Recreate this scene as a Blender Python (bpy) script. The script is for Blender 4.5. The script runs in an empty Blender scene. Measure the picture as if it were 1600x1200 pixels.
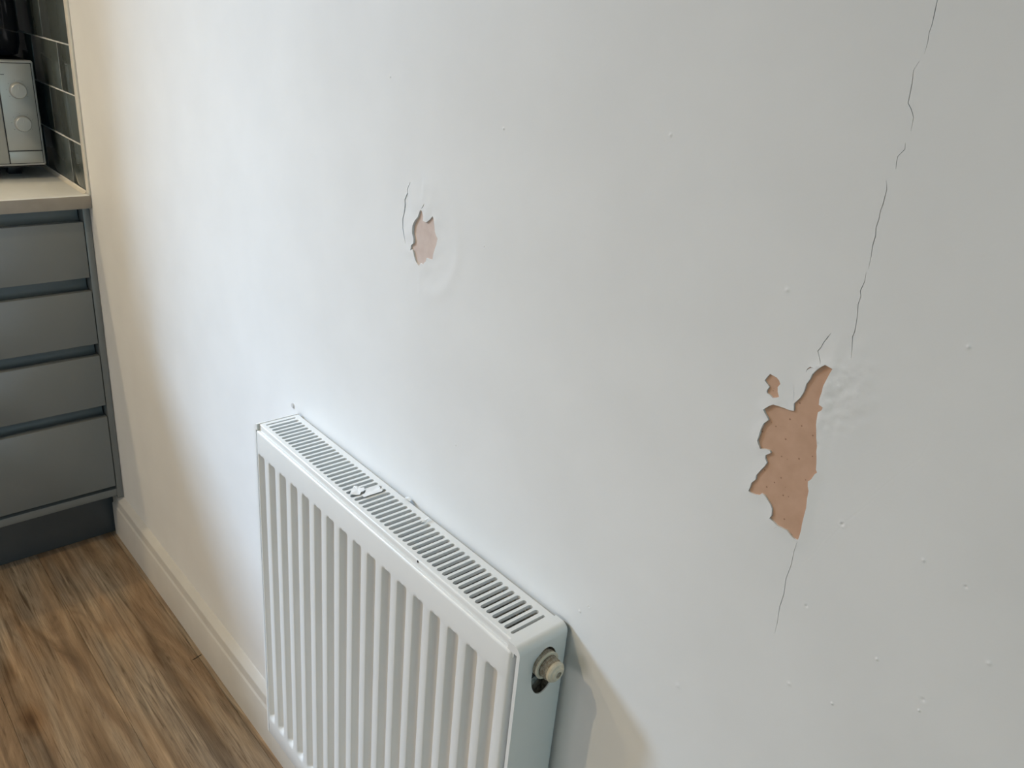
import bpy, bmesh, math, random
import numpy as np
from mathutils import Vector, Matrix
from mathutils.geometry import delaunay_2d_cdt

scene = bpy.context.scene
COL = scene.collection
random.seed(7)

# ---------------------------------------------------------------- camera
cam_d = bpy.data.cameras.new('camera')
cam_d.sensor_width = 36.0
cam_d.lens = 36.0 * 1294.34 / 1600.0
cam_d.clip_start = 0.02
cam = bpy.data.objects.new('camera', cam_d)
COL.objects.link(cam)
YAW, PITCH, ROLL = 0.8137, -0.4151, 0.0940
fw = Vector((-math.sin(YAW) * math.cos(PITCH), math.cos(YAW) * math.cos(PITCH), math.sin(PITCH)))
r0 = Vector((math.cos(YAW), math.sin(YAW), 0))
u0 = r0.cross(fw)
rt = r0 * math.cos(ROLL) + u0 * math.sin(ROLL)
up = u0 * math.cos(ROLL) - r0 * math.sin(ROLL)
M = Matrix.Identity(4)
for i in range(3):
    M[i][0], M[i][1], M[i][2] = rt[i], up[i], -fw[i]
M.translation = Vector((1.9661, -0.5313, 1.3407))
cam.matrix_world = M
scene.camera = cam

# ---------------------------------------------------------------- world, daylight, exposure
world = bpy.data.worlds.new('world')
scene.world = world
world.use_nodes = True
world.node_tree.nodes['Background'].inputs[0].default_value = (0.62, 0.80, 1.0, 1)
world.node_tree.nodes['Background'].inputs[1].default_value = 0.15
vs = scene.view_settings
vs.view_transform = 'Standard'
vs.look = 'None'
vs.gamma = 1.0
vs.use_curve_mapping = False
vs.exposure = 0.0


def area(name, loc, target, sx, sy, power, color):
    l = bpy.data.lights.new(name, 'AREA')
    l.shape = 'RECTANGLE'
    l.size, l.size_y = sx, sy
    l.energy = power
    l.color = color
    o = bpy.data.objects.new(name, l)
    COL.objects.link(o)
    o.location = loc
    o.rotation_euler = (Vector(target) - Vector(loc)).to_track_quat('-Z', 'Y').to_euler()
    return o


# daylight in the kitchen window (end wall), then unseen fill lamps added behind the camera
area('daylight_kitchen_window', (-2.20, -2.388, 2.885), (1.2, 0.0, 0.85), 0.80, 1.08, 400, (0.52, 0.73, 1.0))
area('added_door_fill', (5.10, -1.25, 1.15), (1.0, -0.9, 0.6), 1.5, 1.8, 16, (0.45, 0.86, 1.0))
area('added_dining_fill', (0.70, -4.33, 1.45), (0.9, 0.0, 0.8), 1.5, 1.1, 25, (1.0, 0.955, 0.945))
DOWNLIGHTS = [(-0.26, -1.40, 43.0), (0.60, -1.44, 47.0)]
WARM = (1.0, 0.78, 0.46)

# ---------------------------------------------------------------- materials


def mat(name, color, rough=0.5, metal=0.0, spec=0.5, coat=0.0):
    m = bpy.data.materials.new(name)
    m.use_nodes = True
    b = m.node_tree.nodes['Principled BSDF']
    b.inputs['Base Color'].default_value = (*color, 1)
    b.inputs['Roughness'].default_value = rough
    b.inputs['Metallic'].default_value = metal
    b.inputs['Specular IOR Level'].default_value = spec
    b.inputs['Coat Weight'].default_value = coat
    return m


def nodes(m):
    return m.node_tree.nodes, m.node_tree.links, m.node_tree.nodes['Principled BSDF']


def bump(m, scale, strength, dist=0.001, detail=3, vec='Object', stretch=None):
    n, l, b = nodes(m)
    tc = n.new('ShaderNodeTexCoord')
    no = n.new('ShaderNodeTexNoise')
    no.inputs['Scale'].default_value = scale
    no.inputs['Detail'].default_value = detail
    src = tc.outputs[vec]
    if stretch:
        mp = n.new('ShaderNodeMapping')
        mp.inputs['Scale'].default_value = stretch
        l.new(src, mp.inputs['Vector'])
        src = mp.outputs['Vector']
    l.new(src, no.inputs['Vector'])
    bu = n.new('ShaderNodeBump')
    bu.inputs['Strength'].default_value = strength
    bu.inputs['Distance'].default_value = dist
    l.new(no.outputs['Fac'], bu.inputs['Height'])
    l.new(bu.outputs['Normal'], b.inputs['Normal'])
    return no


def mottle(m, c1, c2, scale, detail=4, lo=0.35, hi=0.65, stretch=None):
    n, l, b = nodes(m)
    tc = n.new('ShaderNodeTexCoord')
    no = n.new('ShaderNodeTexNoise')
    no.inputs['Scale'].default_value = scale
    no.inputs['Detail'].default_value = detail
    src = tc.outputs['Object']
    if stretch:
        mp = n.new('ShaderNodeMapping')
        mp.inputs['Scale'].default_value = stretch
        l.new(src, mp.inputs['Vector'])
        src = mp.outputs['Vector']
    l.new(src, no.inputs['Vector'])
    r = n.new('ShaderNodeValToRGB')
    r.color_ramp.elements[0].position = lo
    r.color_ramp.elements[1].position = hi
    r.color_ramp.elements[0].color = (*c1, 1)
    r.color_ramp.elements[1].color = (*c2, 1)
    l.new(no.outputs['Fac'], r.inputs['Fac'])
    l.new(r.outputs['Color'], b.inputs['Base Color'])
    return r


M_PAINT = mat('wall_paint', (0.80, 0.80, 0.785), 0.5, spec=0.3)
mottle(M_PAINT, (0.785, 0.785, 0.77), (0.815, 0.815, 0.80), 9, 5)
bump(M_PAINT, 420, 0.10, 0.0006, 3)
M_WALL2 = mat('pale_wall_paint', (0.80, 0.80, 0.78), 0.6)
mottle(M_WALL2, (0.79, 0.79, 0.77), (0.81, 0.81, 0.79), 8)
M_CEIL = mat('ceiling_paint', (0.82, 0.82, 0.80), 0.8)
mottle(M_CEIL, (0.80, 0.80, 0.78), (0.83, 0.83, 0.81), 6)


def plaster_mat(name, c1, c2):
    m = mat(name, c1, 0.95, spec=0.15)
    n, l, b = nodes(m)
    r = mottle(m, c1, c2, 60, 6)
    tc = n.new('ShaderNodeTexCoord')
    vo = n.new('ShaderNodeTexVoronoi')
    vo.inputs['Scale'].default_value = 210
    l.new(tc.outputs['Object'], vo.inputs['Vector'])
    th = n.new('ShaderNodeMath')
    th.operation = 'LESS_THAN'
    th.inputs[1].default_value = 0.14
    l.new(vo.outputs['Distance'], th.inputs[0])
    sel = n.new('ShaderNodeSeparateColor')
    l.new(vo.outputs['Color'], sel.inputs[0])
    g = n.new('ShaderNodeMath')
    g.operation = 'GREATER_THAN'
    g.inputs[1].default_value = 0.62
    l.new(sel.outputs[0], g.inputs[0])
    mu = n.new('ShaderNodeMath')
    mu.operation = 'MULTIPLY'
    l.new(th.outputs[0], mu.inputs[0])
    l.new(g.outputs[0], mu.inputs[1])
    mx = n.new('ShaderNodeMix')
    mx.data_type = 'RGBA'
    mx.inputs['B'].default_value = (c1[0] * 0.6, c1[1] * 0.55, c1[2] * 0.52, 1)
    l.new(mu.outputs[0], mx.inputs['Factor'])
    l.new(r.outputs['Color'], mx.inputs['A'])
    l.new(mx.outputs['Result'], b.inputs['Base Color'])
    bump(m, 500, 0.2, 0.0004)
    return m


M_PLASTER = plaster_mat('bare_plaster', (0.545, 0.345, 0.235), (0.60, 0.385, 0.27))
M_SKIM = mat('pale_plaster', (0.60, 0.48, 0.42), 0.95, spec=0.15)
mottle(M_SKIM, (0.60, 0.485, 0.43), (0.66, 0.55, 0.49), 70)
bump(M_SKIM, 500, 0.15, 0.0004)
M_CORE = mat('plaster_core', (0.42, 0.33, 0.28), 0.95)
mottle(M_CORE, (0.40, 0.31, 0.26), (0.45, 0.36, 0.30), 40)
M_SKIRT = mat('gloss_white_wood_paint', (0.80, 0.78, 0.74), 0.35)
mottle(M_SKIRT, (0.62, 0.60, 0.56), (0.66, 0.64, 0.60), 14)
bump(M_SKIRT, 60, 0.04, 0.0006)
M_RAD = mat('radiator_enamel', (0.80, 0.80, 0.785), 0.28)
mottle(M_RAD, (0.755, 0.752, 0.725), (0.775, 0.772, 0.745), 12)
bump(M_RAD, 260, 0.03, 0.0004)
M_FIN = mat('dusty_fin', (0.42, 0.415, 0.39), 0.75)
mottle(M_FIN, (0.25, 0.243, 0.215), (0.50, 0.488, 0.44), 240, 4, 0.38, 0.62)
M_CHIP = mat('chipped_metal', (0.02, 0.02, 0.022), 0.6)
mottle(M_CHIP, (0.015, 0.015, 0.017), (0.04, 0.035, 0.03), 500)
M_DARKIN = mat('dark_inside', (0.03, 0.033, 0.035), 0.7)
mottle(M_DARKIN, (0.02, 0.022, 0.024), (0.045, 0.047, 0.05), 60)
M_CAP = mat('cream_plastic', (0.66, 0.60, 0.48), 0.4)
mottle(M_CAP, (0.60, 0.53, 0.40), (0.70, 0.64, 0.52), 120)
M_PTFE = mat('grubby_thread', (0.36, 0.31, 0.24), 0.7)
mottle(M_PTFE, (0.25, 0.20, 0.14), (0.46, 0.42, 0.34), 400, 5)
bump(M_PTFE, 900, 0.4, 0.0006)
M_FLAKE = mat('paint_flake', (0.84, 0.84, 0.83), 0.6)
mottle(M_FLAKE, (0.82, 0.82, 0.81), (0.86, 0.86, 0.85), 90)
M_DRAWER = mat('grey_drawer_gloss', (0.12, 0.133, 0.133), 0.22, coat=0.3)
mottle(M_DRAWER, (0.185, 0.198, 0.200), (0.195, 0.208, 0.210), 5)
M_CHANNEL = mat('grey_handle_channel', (0.11, 0.135, 0.145), 0.35)
mottle(M_CHANNEL, (0.12, 0.145, 0.155), (0.13, 0.155, 0.165), 8)
M_PLINTH = mat('dark_grey_plinth', (0.075, 0.083, 0.090), 0.3)
mottle(M_PLINTH, (0.07, 0.078, 0.085), (0.08, 0.088, 0.095), 8)
M_WORKTOP = mat('cream_worktop', (0.80, 0.80, 0.77), 0.3)
mottle(M_WORKTOP, (0.87, 0.885, 0.89), (0.89, 0.905, 0.91), 60, 3)
M_EDGE_SHADE = mat('shaded_worktop_edge', (0.33, 0.29, 0.25), 0.4)  # worktop front edge, its shade put into a darker taupe
mottle(M_EDGE_SHADE, (0.31, 0.275, 0.235), (0.35, 0.31, 0.27), 30)
M_SEAL = mat('white_sealant', (0.78, 0.74, 0.66), 0.4)
mottle(M_SEAL, (0.74, 0.70, 0.62), (0.80, 0.76, 0.68), 50)
M_TILE = mat('dark_glazed_tile', (0.035, 0.045, 0.043), 0.06, spec=0.7)
mottle(M_TILE, (0.070, 0.083, 0.080), (0.082, 0.096, 0.092), 10)
M_GROUT = mat('white_grout', (0.62, 0.62, 0.60), 0.85)
mottle(M_GROUT, (0.56, 0.56, 0.54), (0.66, 0.66, 0.64), 120)
M_TRIM = mat('tile_trim', (0.72, 0.69, 0.62), 0.35)
mottle(M_TRIM, (0.70, 0.67, 0.60), (0.74, 0.71, 0.64), 30)
M_SILVER = mat('silver_plastic', (0.42, 0.43, 0.42), 0.38, metal=0.35)
mottle(M_SILVER, (0.41, 0.42, 0.41), (0.43, 0.44, 0.43), 20)
M_BEZEL = mat('light_silver_bezel', (0.58, 0.60, 0.60), 0.3, metal=0.5)
mottle(M_BEZEL, (0.56, 0.58, 0.58), (0.60, 0.62, 0.62), 20)
M_BLACK = mat('black_casing', (0.008, 0.009, 0.014), 0.35)
mottle(M_BLACK, (0.007, 0.008, 0.013), (0.010, 0.011, 0.016), 20)
M_GLOSSBLACK = mat('gloss_black_plastic', (0.008, 0.009, 0.016), 0.14, coat=0.4)
mottle(M_GLOSSBLACK, (0.007, 0.008, 0.015), (0.010, 0.011, 0.018), 20)
M_PRINT = mat('grey_print', (0.10, 0.10, 0.11), 0.6)
mottle(M_PRINT, (0.09, 0.09, 0.10), (0.11, 0.11, 0.12), 50)
M_FRAME = mat('white_upvc', (0.80, 0.81, 0.81), 0.3)
mottle(M_FRAME, (0.79, 0.80, 0.80), (0.81, 0.82, 0.82), 10)
M_PLUG = mat('grey_wall_plug', (0.45, 0.44, 0.42), 0.6)
mottle(M_PLUG, (0.55, 0.54, 0.53), (0.62, 0.61, 0.60), 300)


def glass_mat():
    m = bpy.data.materials.new('window_glass')
    m.use_nodes = True
    n, l = m.node_tree.nodes, m.node_tree.links
    out = n['Material Output']
    n.remove(n['Principled BSDF'])
    t = n.new('ShaderNodeBsdfTransparent')
    g = n.new('ShaderNodeBsdfGlossy')
    g.inputs['Roughness'].default_value = 0.02
    mx = n.new('ShaderNodeMixShader')
    mx.inputs[0].default_value = 0.06
    l.new(t.outputs[0], mx.inputs[1])
    l.new(g.outputs[0], mx.inputs[2])
    l.new(mx.outputs[0], out.inputs[0])
    return m


M_GLASS = glass_mat()


def wood_mat():
    m = mat('weathered_oak_plank', (0.25, 0.18, 0.12), 0.45, spec=0.35)
    n, l, b = nodes(m)
    tc = n.new('ShaderNodeTexCoord')
    oi = n.new('ShaderNodeObjectInfo')
    sc = n.new('ShaderNodeVectorMath')
    sc.operation = 'SCALE'
    sc.inputs[0].default_value = (31.0, 17.0, 5.0)
    l.new(oi.outputs['Random'], sc.inputs['Scale'])
    ad = n.new('ShaderNodeVectorMath')
    l.new(tc.outputs['Object'], ad.inputs[0])
    l.new(sc.outputs[0], ad.inputs[1])

    def noise(stretch, scale, detail, dist=0.0, rough=0.55):
        mp = n.new('ShaderNodeMapping')
        mp.inputs['Scale'].default_value = stretch
        l.new(ad.outputs[0], mp.inputs['Vector'])
        no = n.new('ShaderNodeTexNoise')
        no.inputs['Scale'].default_value = scale
        no.inputs['Detail'].default_value = detail
        no.inputs['Distortion'].default_value = dist
        no.inputs['Roughness'].default_value = rough
        l.new(mp.outputs[0], no.inputs['Vector'])
        return no.outputs['Fac']

    def ramp(fac, stops):
        r = n.new('ShaderNodeValToRGB')
        e = r.color_ramp.elements
        e[0].position, e[0].color = stops[0][0], (*stops[0][1], 1)
        e[1].position, e[1].color = stops[-1][0], (*stops[-1][1], 1)
        for p, c in stops[1:-1]:
            q = e.new(p)
            q.color = (*c, 1)
        l.new(fac, r.inputs['Fac'])
        return r.outputs['Color']

    def mix(fac, a, bb, mode='MIX'):
        x = n.new('ShaderNodeMix')
        x.data_type = 'RGBA'
        x.blend_type = mode
        if hasattr(fac, 'links'):
            l.new(fac, x.inputs['Factor'])
        else:
            x.inputs['Factor'].default_value = fac
        l.new(a, x.inputs['A'])
        l.new(bb, x.inputs['B'])
        return x.outputs['Result']

    broad = noise((1.6, 8, 1), 1.7, 5, 1.6)
    grain = noise((2.4, 52, 1), 2.0, 6, 1.9, 0.62)
    fine = noise((7, 380, 1), 2.0, 3, 0.2)
    grey = noise((2.2, 12, 1), 1.3, 2, 0.4)
    base = ramp(broad, [(0.30, (0.135, 0.090, 0.058)), (0.46, (0.230, 0.160, 0.104)), (0.60, (0.315, 0.228, 0.152)), (0.75, (0.41, 0.31, 0.22))])
    greyc = ramp(grain, [(0.30, (0.16, 0.130, 0.10)), (0.70, (0.36, 0.30, 0.235))])
    gm = ramp(grey, [(0.44, (0, 0, 0)), (0.66, (0.9, 0.9, 0.9))])
    gsep = n.new('ShaderNodeSeparateColor')
    l.new(gm, gsep.inputs[0])
    c = mix(gsep.outputs[0], base, greyc)
    dark = ramp(grain, [(0.30, (0.55, 0.49, 0.43)), (0.44, (0.92, 0.91, 0.89)), (0.70, (1.08, 1.06, 1.03))])
    c = mix(1.0, c, dark, 'MULTIPLY')
    fd = ramp(fine, [(0.35, (0.78, 0.76, 0.73)), (0.55, (1, 1, 1))])
    c = mix(0.55, c, fd, 'MULTIPLY')
    strip = noise((0.22, 15, 1), 1.5, 2, 0.5)
    st = ramp(strip, [(0.36, (0.78, 0.74, 0.70)), (0.47, (1.18, 1.16, 1.12)), (0.53, (1.40, 1.37, 1.32)), (0.60, (1.02, 1.0, 0.98)), (0.70, (1.45, 1.40, 1.36))])
    c = mix(1.0, c, st, 'MULTIPLY')
    # knots
    mp = n.new('ShaderNodeMapping')
    mp.inputs['Scale'].default_value = (3.2, 8.0, 1)
    l.new(ad.outputs[0], mp.inputs['Vector'])
    vo = n.new('ShaderNodeTexVoronoi')
    vo.inputs['Scale'].default_value = 1.0
    l.new(mp.outputs[0], vo.inputs['Vector'])
    kn = ramp(vo.outputs['Distance'], [(0.03, (0.35, 0.24, 0.15)), (0.10, (0.72, 0.60, 0.48)), (0.20, (1, 1, 1))])
    c = mix(0.8, c, kn, 'MULTIPLY')
    l.new(c, b.inputs['Base Color'])
    bu = n.new('ShaderNodeBump')
    bu.inputs['Strength'].default_value = 0.25
    bu.inputs['Distance'].default_value = 0.0006
    l.new(grain, bu.inputs['Height'])
    l.new(bu.outputs[0], b.inputs['Normal'])
    return m


M_WOOD = wood_mat()
M_SUB = mat('subfloor', (0.06, 0.045, 0.03), 0.9)
mottle(M_SUB, (0.05, 0.04, 0.025), (0.07, 0.05, 0.035), 20)

# ---------------------------------------------------------------- mesh helpers


def link(name, me, m, parent=None, smooth=False):
    o = bpy.data.objects.new(name, me)
    if m and not me.materials:
        me.materials.append(m)
    COL.objects.link(o)
    if parent is not None:
        o.parent = parent
    if smooth:
        me.shade_smooth()
    return o


def from_bm(name, bm, m, parent=None, smooth=False, angle=None):
    bmesh.ops.recalc_face_normals(bm, faces=bm.faces)
    me = bpy.data.meshes.new(name)
    bm.to_mesh(me)
    bm.free()
    o = link(name, me, m, parent)
    if smooth:
        me.shade_smooth()
        if angle:
            me.set_sharp_from_angle(angle=math.radians(angle))
    return o


def add_box(bm, x0, x1, y0, y1, z0, z1, bevel=0.0, seg=2):
    g = bmesh.ops.create_cube(bm, size=1.0)
    vs_ = g['verts']
    for v in vs_:
        v.co = Vector(((x0 + x1) / 2 + v.co.x * (x1 - x0), (y0 + y1) / 2 + v.co.y * (y1 - y0), (z0 + z1) / 2 + v.co.z * (z1 - z0)))
    if bevel:
        es = set()
        for v in vs_:
            es.update(v.link_edges)
        bmesh.ops.bevel(bm, geom=list(es), offset=bevel, segments=seg, profile=0.5, affect='EDGES')


def box(name, x0, x1, y0, y1, z0, z1, m, parent=None, bevel=0.0, seg=2):
    bm = bmesh.new()
    add_box(bm, x0, x1, y0, y1, z0, z1, bevel, seg)
    return from_bm(name, bm, m, parent, smooth=bool(bevel), angle=35)


def sweep_x(name, prof, x0, x1, m, parent=None, smooth=True, closed=True):
    """profile of (y, z) points extruded along x"""
    bm = bmesh.new()
    a = [bm.verts.new((x0, y, z)) for y, z in prof]
    b = [bm.verts.new((x1, y, z)) for y, z in prof]
    n = len(prof)
    for i in range(n if closed else n - 1):
        j = (i + 1) % n
        bm.faces.new((a[i], a[j], b[j], b[i]))
    if closed:
        bm.faces.new(a)
        bm.faces.new(b[::-1])
    return from_bm(name, bm, m, parent, smooth=smooth, angle=40)


def lathe_x(name, prof, cy, cz, m, parent=None, seg=32):
    """profile of (x, r) turned about an axis parallel to x"""
    bm = bmesh.new()
    rings = []
    for x, r in prof:
        rings.append([bm.verts.new((x, cy + r * math.cos(2 * math.pi * k / seg), cz + r * math.sin(2 * math.pi * k / seg))) for k in range(seg)])
    for a, b in zip(rings, rings[1:]):
        for k in range(seg):
            bm.faces.new((a[k], a[(k + 1) % seg], b[(k + 1) % seg], b[k]))
    bm.faces.new(rings[0])
    bm.faces.new(rings[-1])
    bmesh.ops.remove_doubles(bm, verts=bm.verts, dist=1e-6)
    return from_bm(name, bm, m, parent, smooth=True, angle=35)


def empty(name, loc=(0, 0, 0)):
    o = bpy.data.objects.new(name, None)
    o.location = loc
    o.empty_display_size = 0.05
    COL.objects.link(o)
    return o


def tag(o, label, cat, group=None):
    o['label'] = label
    o['category'] = cat
    if group:
        o['group'] = group
    return o


def struct(o, label=None):
    o['kind'] = 'structure'
    if label:
        o['label'] = label
    return o


def cdt_plate(outer, holes, extra=()):
    """triangulate a polygon with holes; returns 2D verts, kept triangles, hole rim edges"""
    vin, ein, fin = [], [], []

    def poly(p):
        s = len(vin)
        p = [tuple(q) for q in p]
        if sum(a[0] * b[1] - b[0] * a[1] for a, b in zip(p, p[1:] + p[:1])) < 0:
            p = p[::-1]
        vin.extend(Vector(q) for q in p)
        fin.append(list(range(s, s + len(p))))
    poly(outer)
    for h in holes:
        poly(h)
    vin.extend(Vector(q) for q in extra)
    vo, eo, fo, ov, oe, of = delaunay_2d_cdt(vin, ein, fin, 0, 1e-6)
    keep = [tuple(f) for f, o in zip(fo, of) if o == [0]]
    cnt = {}
    for f in keep:
        for i in range(len(f)):
            a, b = f[i], f[(i + 1) % len(f)]
            k = (min(a, b), max(a, b))
            cnt[k] = None if k in cnt else (a, b)
    rim = [e for e in cnt.values() if e]
    return [tuple(v) for v in vo], keep, rim

# outlines measured on the wall, metres (x, z)
BIG=[(1.7201,1.1383),(1.7261,1.1375),(1.7249,1.1339),(1.7239,1.129),(1.7227,1.1231),(1.7226,1.1185),(1.7222,1.1128),(1.7229,1.1085),(1.7263,1.1079),(1.7259,1.1056),(1.7235,1.1027),(1.724,1.0969),(1.7256,1.09),(1.7271,1.084),(1.7288,1.079),(1.7292,1.078),(1.731,1.0701),(1.7331,1.0604),(1.7344,1.0588),(1.7329,1.0563),(1.7315,1.0516),(1.7296,1.0488),(1.7319,1.0418),(1.7322,1.0355),(1.7334,1.0278),(1.7334,1.0222),(1.7335,1.0166),(1.734,1.0093),(1.7339,1.0025),(1.7334,0.9989),(1.7298,0.9988),(1.7267,1.0003),(1.7234,1.0024),(1.7197,1.0022),(1.7155,1.002),(1.7109,1.0036),(1.7073,1.0043),(1.7084,1.0077),(1.7076,1.013),(1.7055,1.0158),(1.7019,1.0187),(1.699,1.021),(1.6961,1.0209),(1.6947,1.0186),(1.6911,1.0174),(1.6877,1.0171),(1.685,1.0176),(1.6856,1.0219),(1.6858,1.0253),(1.6887,1.0297),(1.6884,1.0334),(1.6908,1.0388),(1.6934,1.0439),(1.6946,1.0477),(1.6922,1.0508),(1.6921,1.0531),(1.6959,1.0567),(1.6946,1.0584),(1.691,1.0578),(1.6866,1.0561),(1.6834,1.0606),(1.6828,1.0615),(1.6834,1.0658),(1.6836,1.0714),(1.6848,1.077),(1.6879,1.0813),(1.6864,1.0831),(1.6838,1.0855),(1.6819,1.0876),(1.6858,1.0922),(1.6891,1.0948),(1.6941,1.0952),(1.6985,1.0954),(1.702,1.0953),(1.7054,1.0963),(1.7042,1.1017),(1.7076,1.1074),(1.7092,1.1123),(1.7097,1.1161),(1.7098,1.1194),(1.7118,1.1243),(1.7123,1.1277),(1.7145,1.1317),(1.7172,1.1355)]
SMALL=[(1.6806,1.1163),(1.6774,1.1097),(1.6804,1.1079),(1.6823,1.1063),(1.6809,1.1028),(1.6815,1.1011),(1.6842,1.1008),(1.687,1.0993),(1.6893,1.1002),(1.6919,1.102),(1.6898,1.1054),(1.6889,1.1089),(1.6904,1.1119),(1.6889,1.1141),(1.6865,1.1156)]
LEFT=[(1.2372,1.1412),(1.2404,1.1356),(1.2403,1.1307),(1.2463,1.1304),(1.2518,1.1347),(1.2565,1.1395),(1.2586,1.1369),(1.2602,1.1318),(1.262,1.1238),(1.2671,1.1174),(1.2654,1.1106),(1.2625,1.1028),(1.2594,1.092),(1.2492,1.0915),(1.2483,1.0876),(1.2427,1.0818),(1.239,1.0829),(1.2356,1.0787),(1.2304,1.0821),(1.2264,1.087),(1.2248,1.0917),(1.2221,1.0947),(1.219,1.0925),(1.2194,1.0984),(1.2242,1.1018),(1.2245,1.1077),(1.2217,1.1128),(1.2221,1.1216),(1.2261,1.1282),(1.2306,1.1327),(1.2341,1.1412)]
CR=[([(1.7261,1.3907),(1.7299,1.3709),(1.7302,1.3654),(1.7306,1.3582),(1.7302,1.3534),(1.7309,1.3481),(1.7307,1.342)],0.00022),([(1.7289,1.3377),(1.7269,1.3325),(1.7281,1.325),(1.7286,1.3182),(1.7288,1.3139),(1.7317,1.3108),(1.7344,1.3064),(1.7348,1.3017),(1.7351,1.2982)],0.00022),([(1.7335,1.2913),(1.7344,1.2874),(1.7312,1.2828),(1.7314,1.2788),(1.7322,1.2748)],0.0002),([(1.728,1.2674),(1.7299,1.2621),(1.73,1.2527),(1.7295,1.2484),(1.7299,1.2431),(1.7295,1.2377),(1.7306,1.2325),(1.7304,1.2259),(1.7313,1.2185),(1.7318,1.2108)],0.00025),([(1.7308,1.2081),(1.7315,1.2023),(1.7303,1.1951),(1.7316,1.192),(1.7312,1.1861),(1.7329,1.1779),(1.7339,1.1676),(1.7334,1.1639),(1.735,1.156),(1.7365,1.149)],0.00025),([(1.7334,0.9978),(1.7328,0.9886),(1.7334,0.9758),(1.7322,0.9627),(1.7338,0.9492),(1.7332,0.9369),(1.7346,0.9218),(1.7349,0.9099)],0.0002),([(1.7002,1.1157),(1.7034,1.1033)],0.00016),([(1.7179,1.1611),(1.7164,1.1573),(1.7145,1.1527),(1.7134,1.1483),(1.7119,1.1459),(1.714,1.1423),(1.7156,1.1398),(1.7166,1.1372)],0.00026000000000000003),([(1.7076,1.1278),(1.7077,1.1301),(1.7097,1.1325),(1.7128,1.1329)],0.00035),([(1.7122,0.9973),(1.7149,1.0012)],0.00025),([(1.2126,1.1668),(1.2075,1.1574),(1.2087,1.1541),(1.204,1.1461),(1.2051,1.1406),(1.2036,1.1317),(1.201,1.1239),(1.2021,1.114),(1.2051,1.1059),(1.2076,1.0977)],0.00085),([(1.2366,1.1432),(1.2396,1.1466),(1.2413,1.1497)],0.0005)]
MARKS=[(1.3599,1.245,1),(1.5546,1.2687,1.3),(1.345,1.1279,0.8),(1.6787,1.1807,1.5),(1.8046,1.1813,1.3),(1.7618,1.0291,1.3),(1.7569,0.8756,1.4),(1.6607,0.7983,2.2),(1.8486,0.9325,1.7),(1.8763,0.9861,1.4),(1.8122,0.9417,1),(1.8488,1.0292,1.2),(1.8199,1.0329,1.2),(1.535,0.7983,1.2),(1.7532,0.9501,1.3),(1.7923,0.8834,1),(1.8487,0.9226,0.8),(1.5455,0.8109,0.9),(1.1688,1.271,0.8),(1.3202,0.8909,0.8),(1.1666,0.7801,0.9)]
SCR=[[(1.3289,1.217),(1.3323,1.2127),(1.3384,1.2107)],[(1.6087,0.836),(1.6149,0.8365),(1.621,0.837)],[(1.7586,1.0202),(1.7637,1.0329),(1.7698,1.0432)],[(1.7805,1.0692),(1.7899,1.0869),(1.7987,1.1018)],[(1.7513,1.007),(1.7485,0.9974),(1.7422,0.9844)]]
HAZE=[(1.212,1.1562),(1.2079,1.1233),(1.2368,1.0609),(1.2884,1.0827),(1.3013,1.1345),(1.268,1.1873),(1.7291,1.122),(1.7188,1.1425)]


# ---------------------------------------------------------------- room shell
RX0, RX1, RY0, RH = -0.62, 5.20, -4.40, 2.45


def crack_poly(pts, w):
    P = [Vector(p) for p in pts]
    # subdivide with a little jitter so that the slit wanders
    Q = []
    for a, b in zip(P, P[1:]):
        n = max(1, int((b - a).length / 0.007))
        for k in range(n):
            t = k / n
            q = a.lerp(b, t)
            if k:
                d = (b - a).normalized()
                q += Vector((-d.y, d.x)) * random.uniform(-0.0004, 0.0004)
            Q.append(q)
    Q.append(P[-1])
    L, R_ = [], []
    n = len(Q)
    for i, q in enumerate(Q):
        d = (Q[min(i + 1, n - 1)] - Q[max(i - 1, 0)]).normalized()
        nn = Vector((-d.y, d.x))
        t = i / (n - 1)
        ww = w * (0.25 + 0.75 * min(1, 6 * t, 6 * (1 - t))) * random.uniform(0.7, 1.3) * 0.5
        L.append(q + nn * ww)
        R_.append(q - nn * ww)
    return L + R_[::-1]


def seg_dist(P, poly, closed=True):
    """distance of points P (n,2) to a polyline"""
    p = np.array(poly)
    q = np.roll(p, -1, 0) if closed else p[1:]
    p = p if closed else p[:-1]
    best = np.full(len(P), 1e9)
    for a, b in zip(p, q):
        ab = b - a
        t = np.clip(((P - a) @ ab) / max(ab @ ab, 1e-12), 0, 1)
        best = np.minimum(best, np.linalg.norm(P - (a + t[:, None] * ab), axis=1))
    return best


def vnoise(P, s, seed):
    """cheap smooth value noise"""
    rng = np.random.RandomState(seed)
    tab = rng.rand(256, 256)
    q = P * s
    i = np.floor(q).astype(int)
    f = q - i
    f = f * f * (3 - 2 * f)
    a = tab[i[:, 0] % 256, i[:, 1] % 256]
    b = tab[(i[:, 0] + 1) % 256, i[:, 1] % 256]
    c = tab[i[:, 0] % 256, (i[:, 1] + 1) % 256]
    d = tab[(i[:, 0] + 1) % 256, (i[:, 1] + 1) % 256]
    return (a * (1 - f[:, 0]) + b * f[:, 0]) * (1 - f[:, 1]) + (c * (1 - f[:, 0]) + d * f[:, 0]) * f[:, 1]


def rough_outline(poly, amp, step=0.0035):
    out = []
    P = [Vector(p) for p in poly]
    for a, b in zip(P, P[1:] + P[:1]):
        n = max(1, int((b - a).length / step))
        d = (b - a).normalized()
        nn = Vector((-d.y, d.x))
        for k in range(n):
            out.append(a.lerp(b, k / n) + nn * (random.uniform(-amp, amp) if k else 0))
    return out


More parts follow.
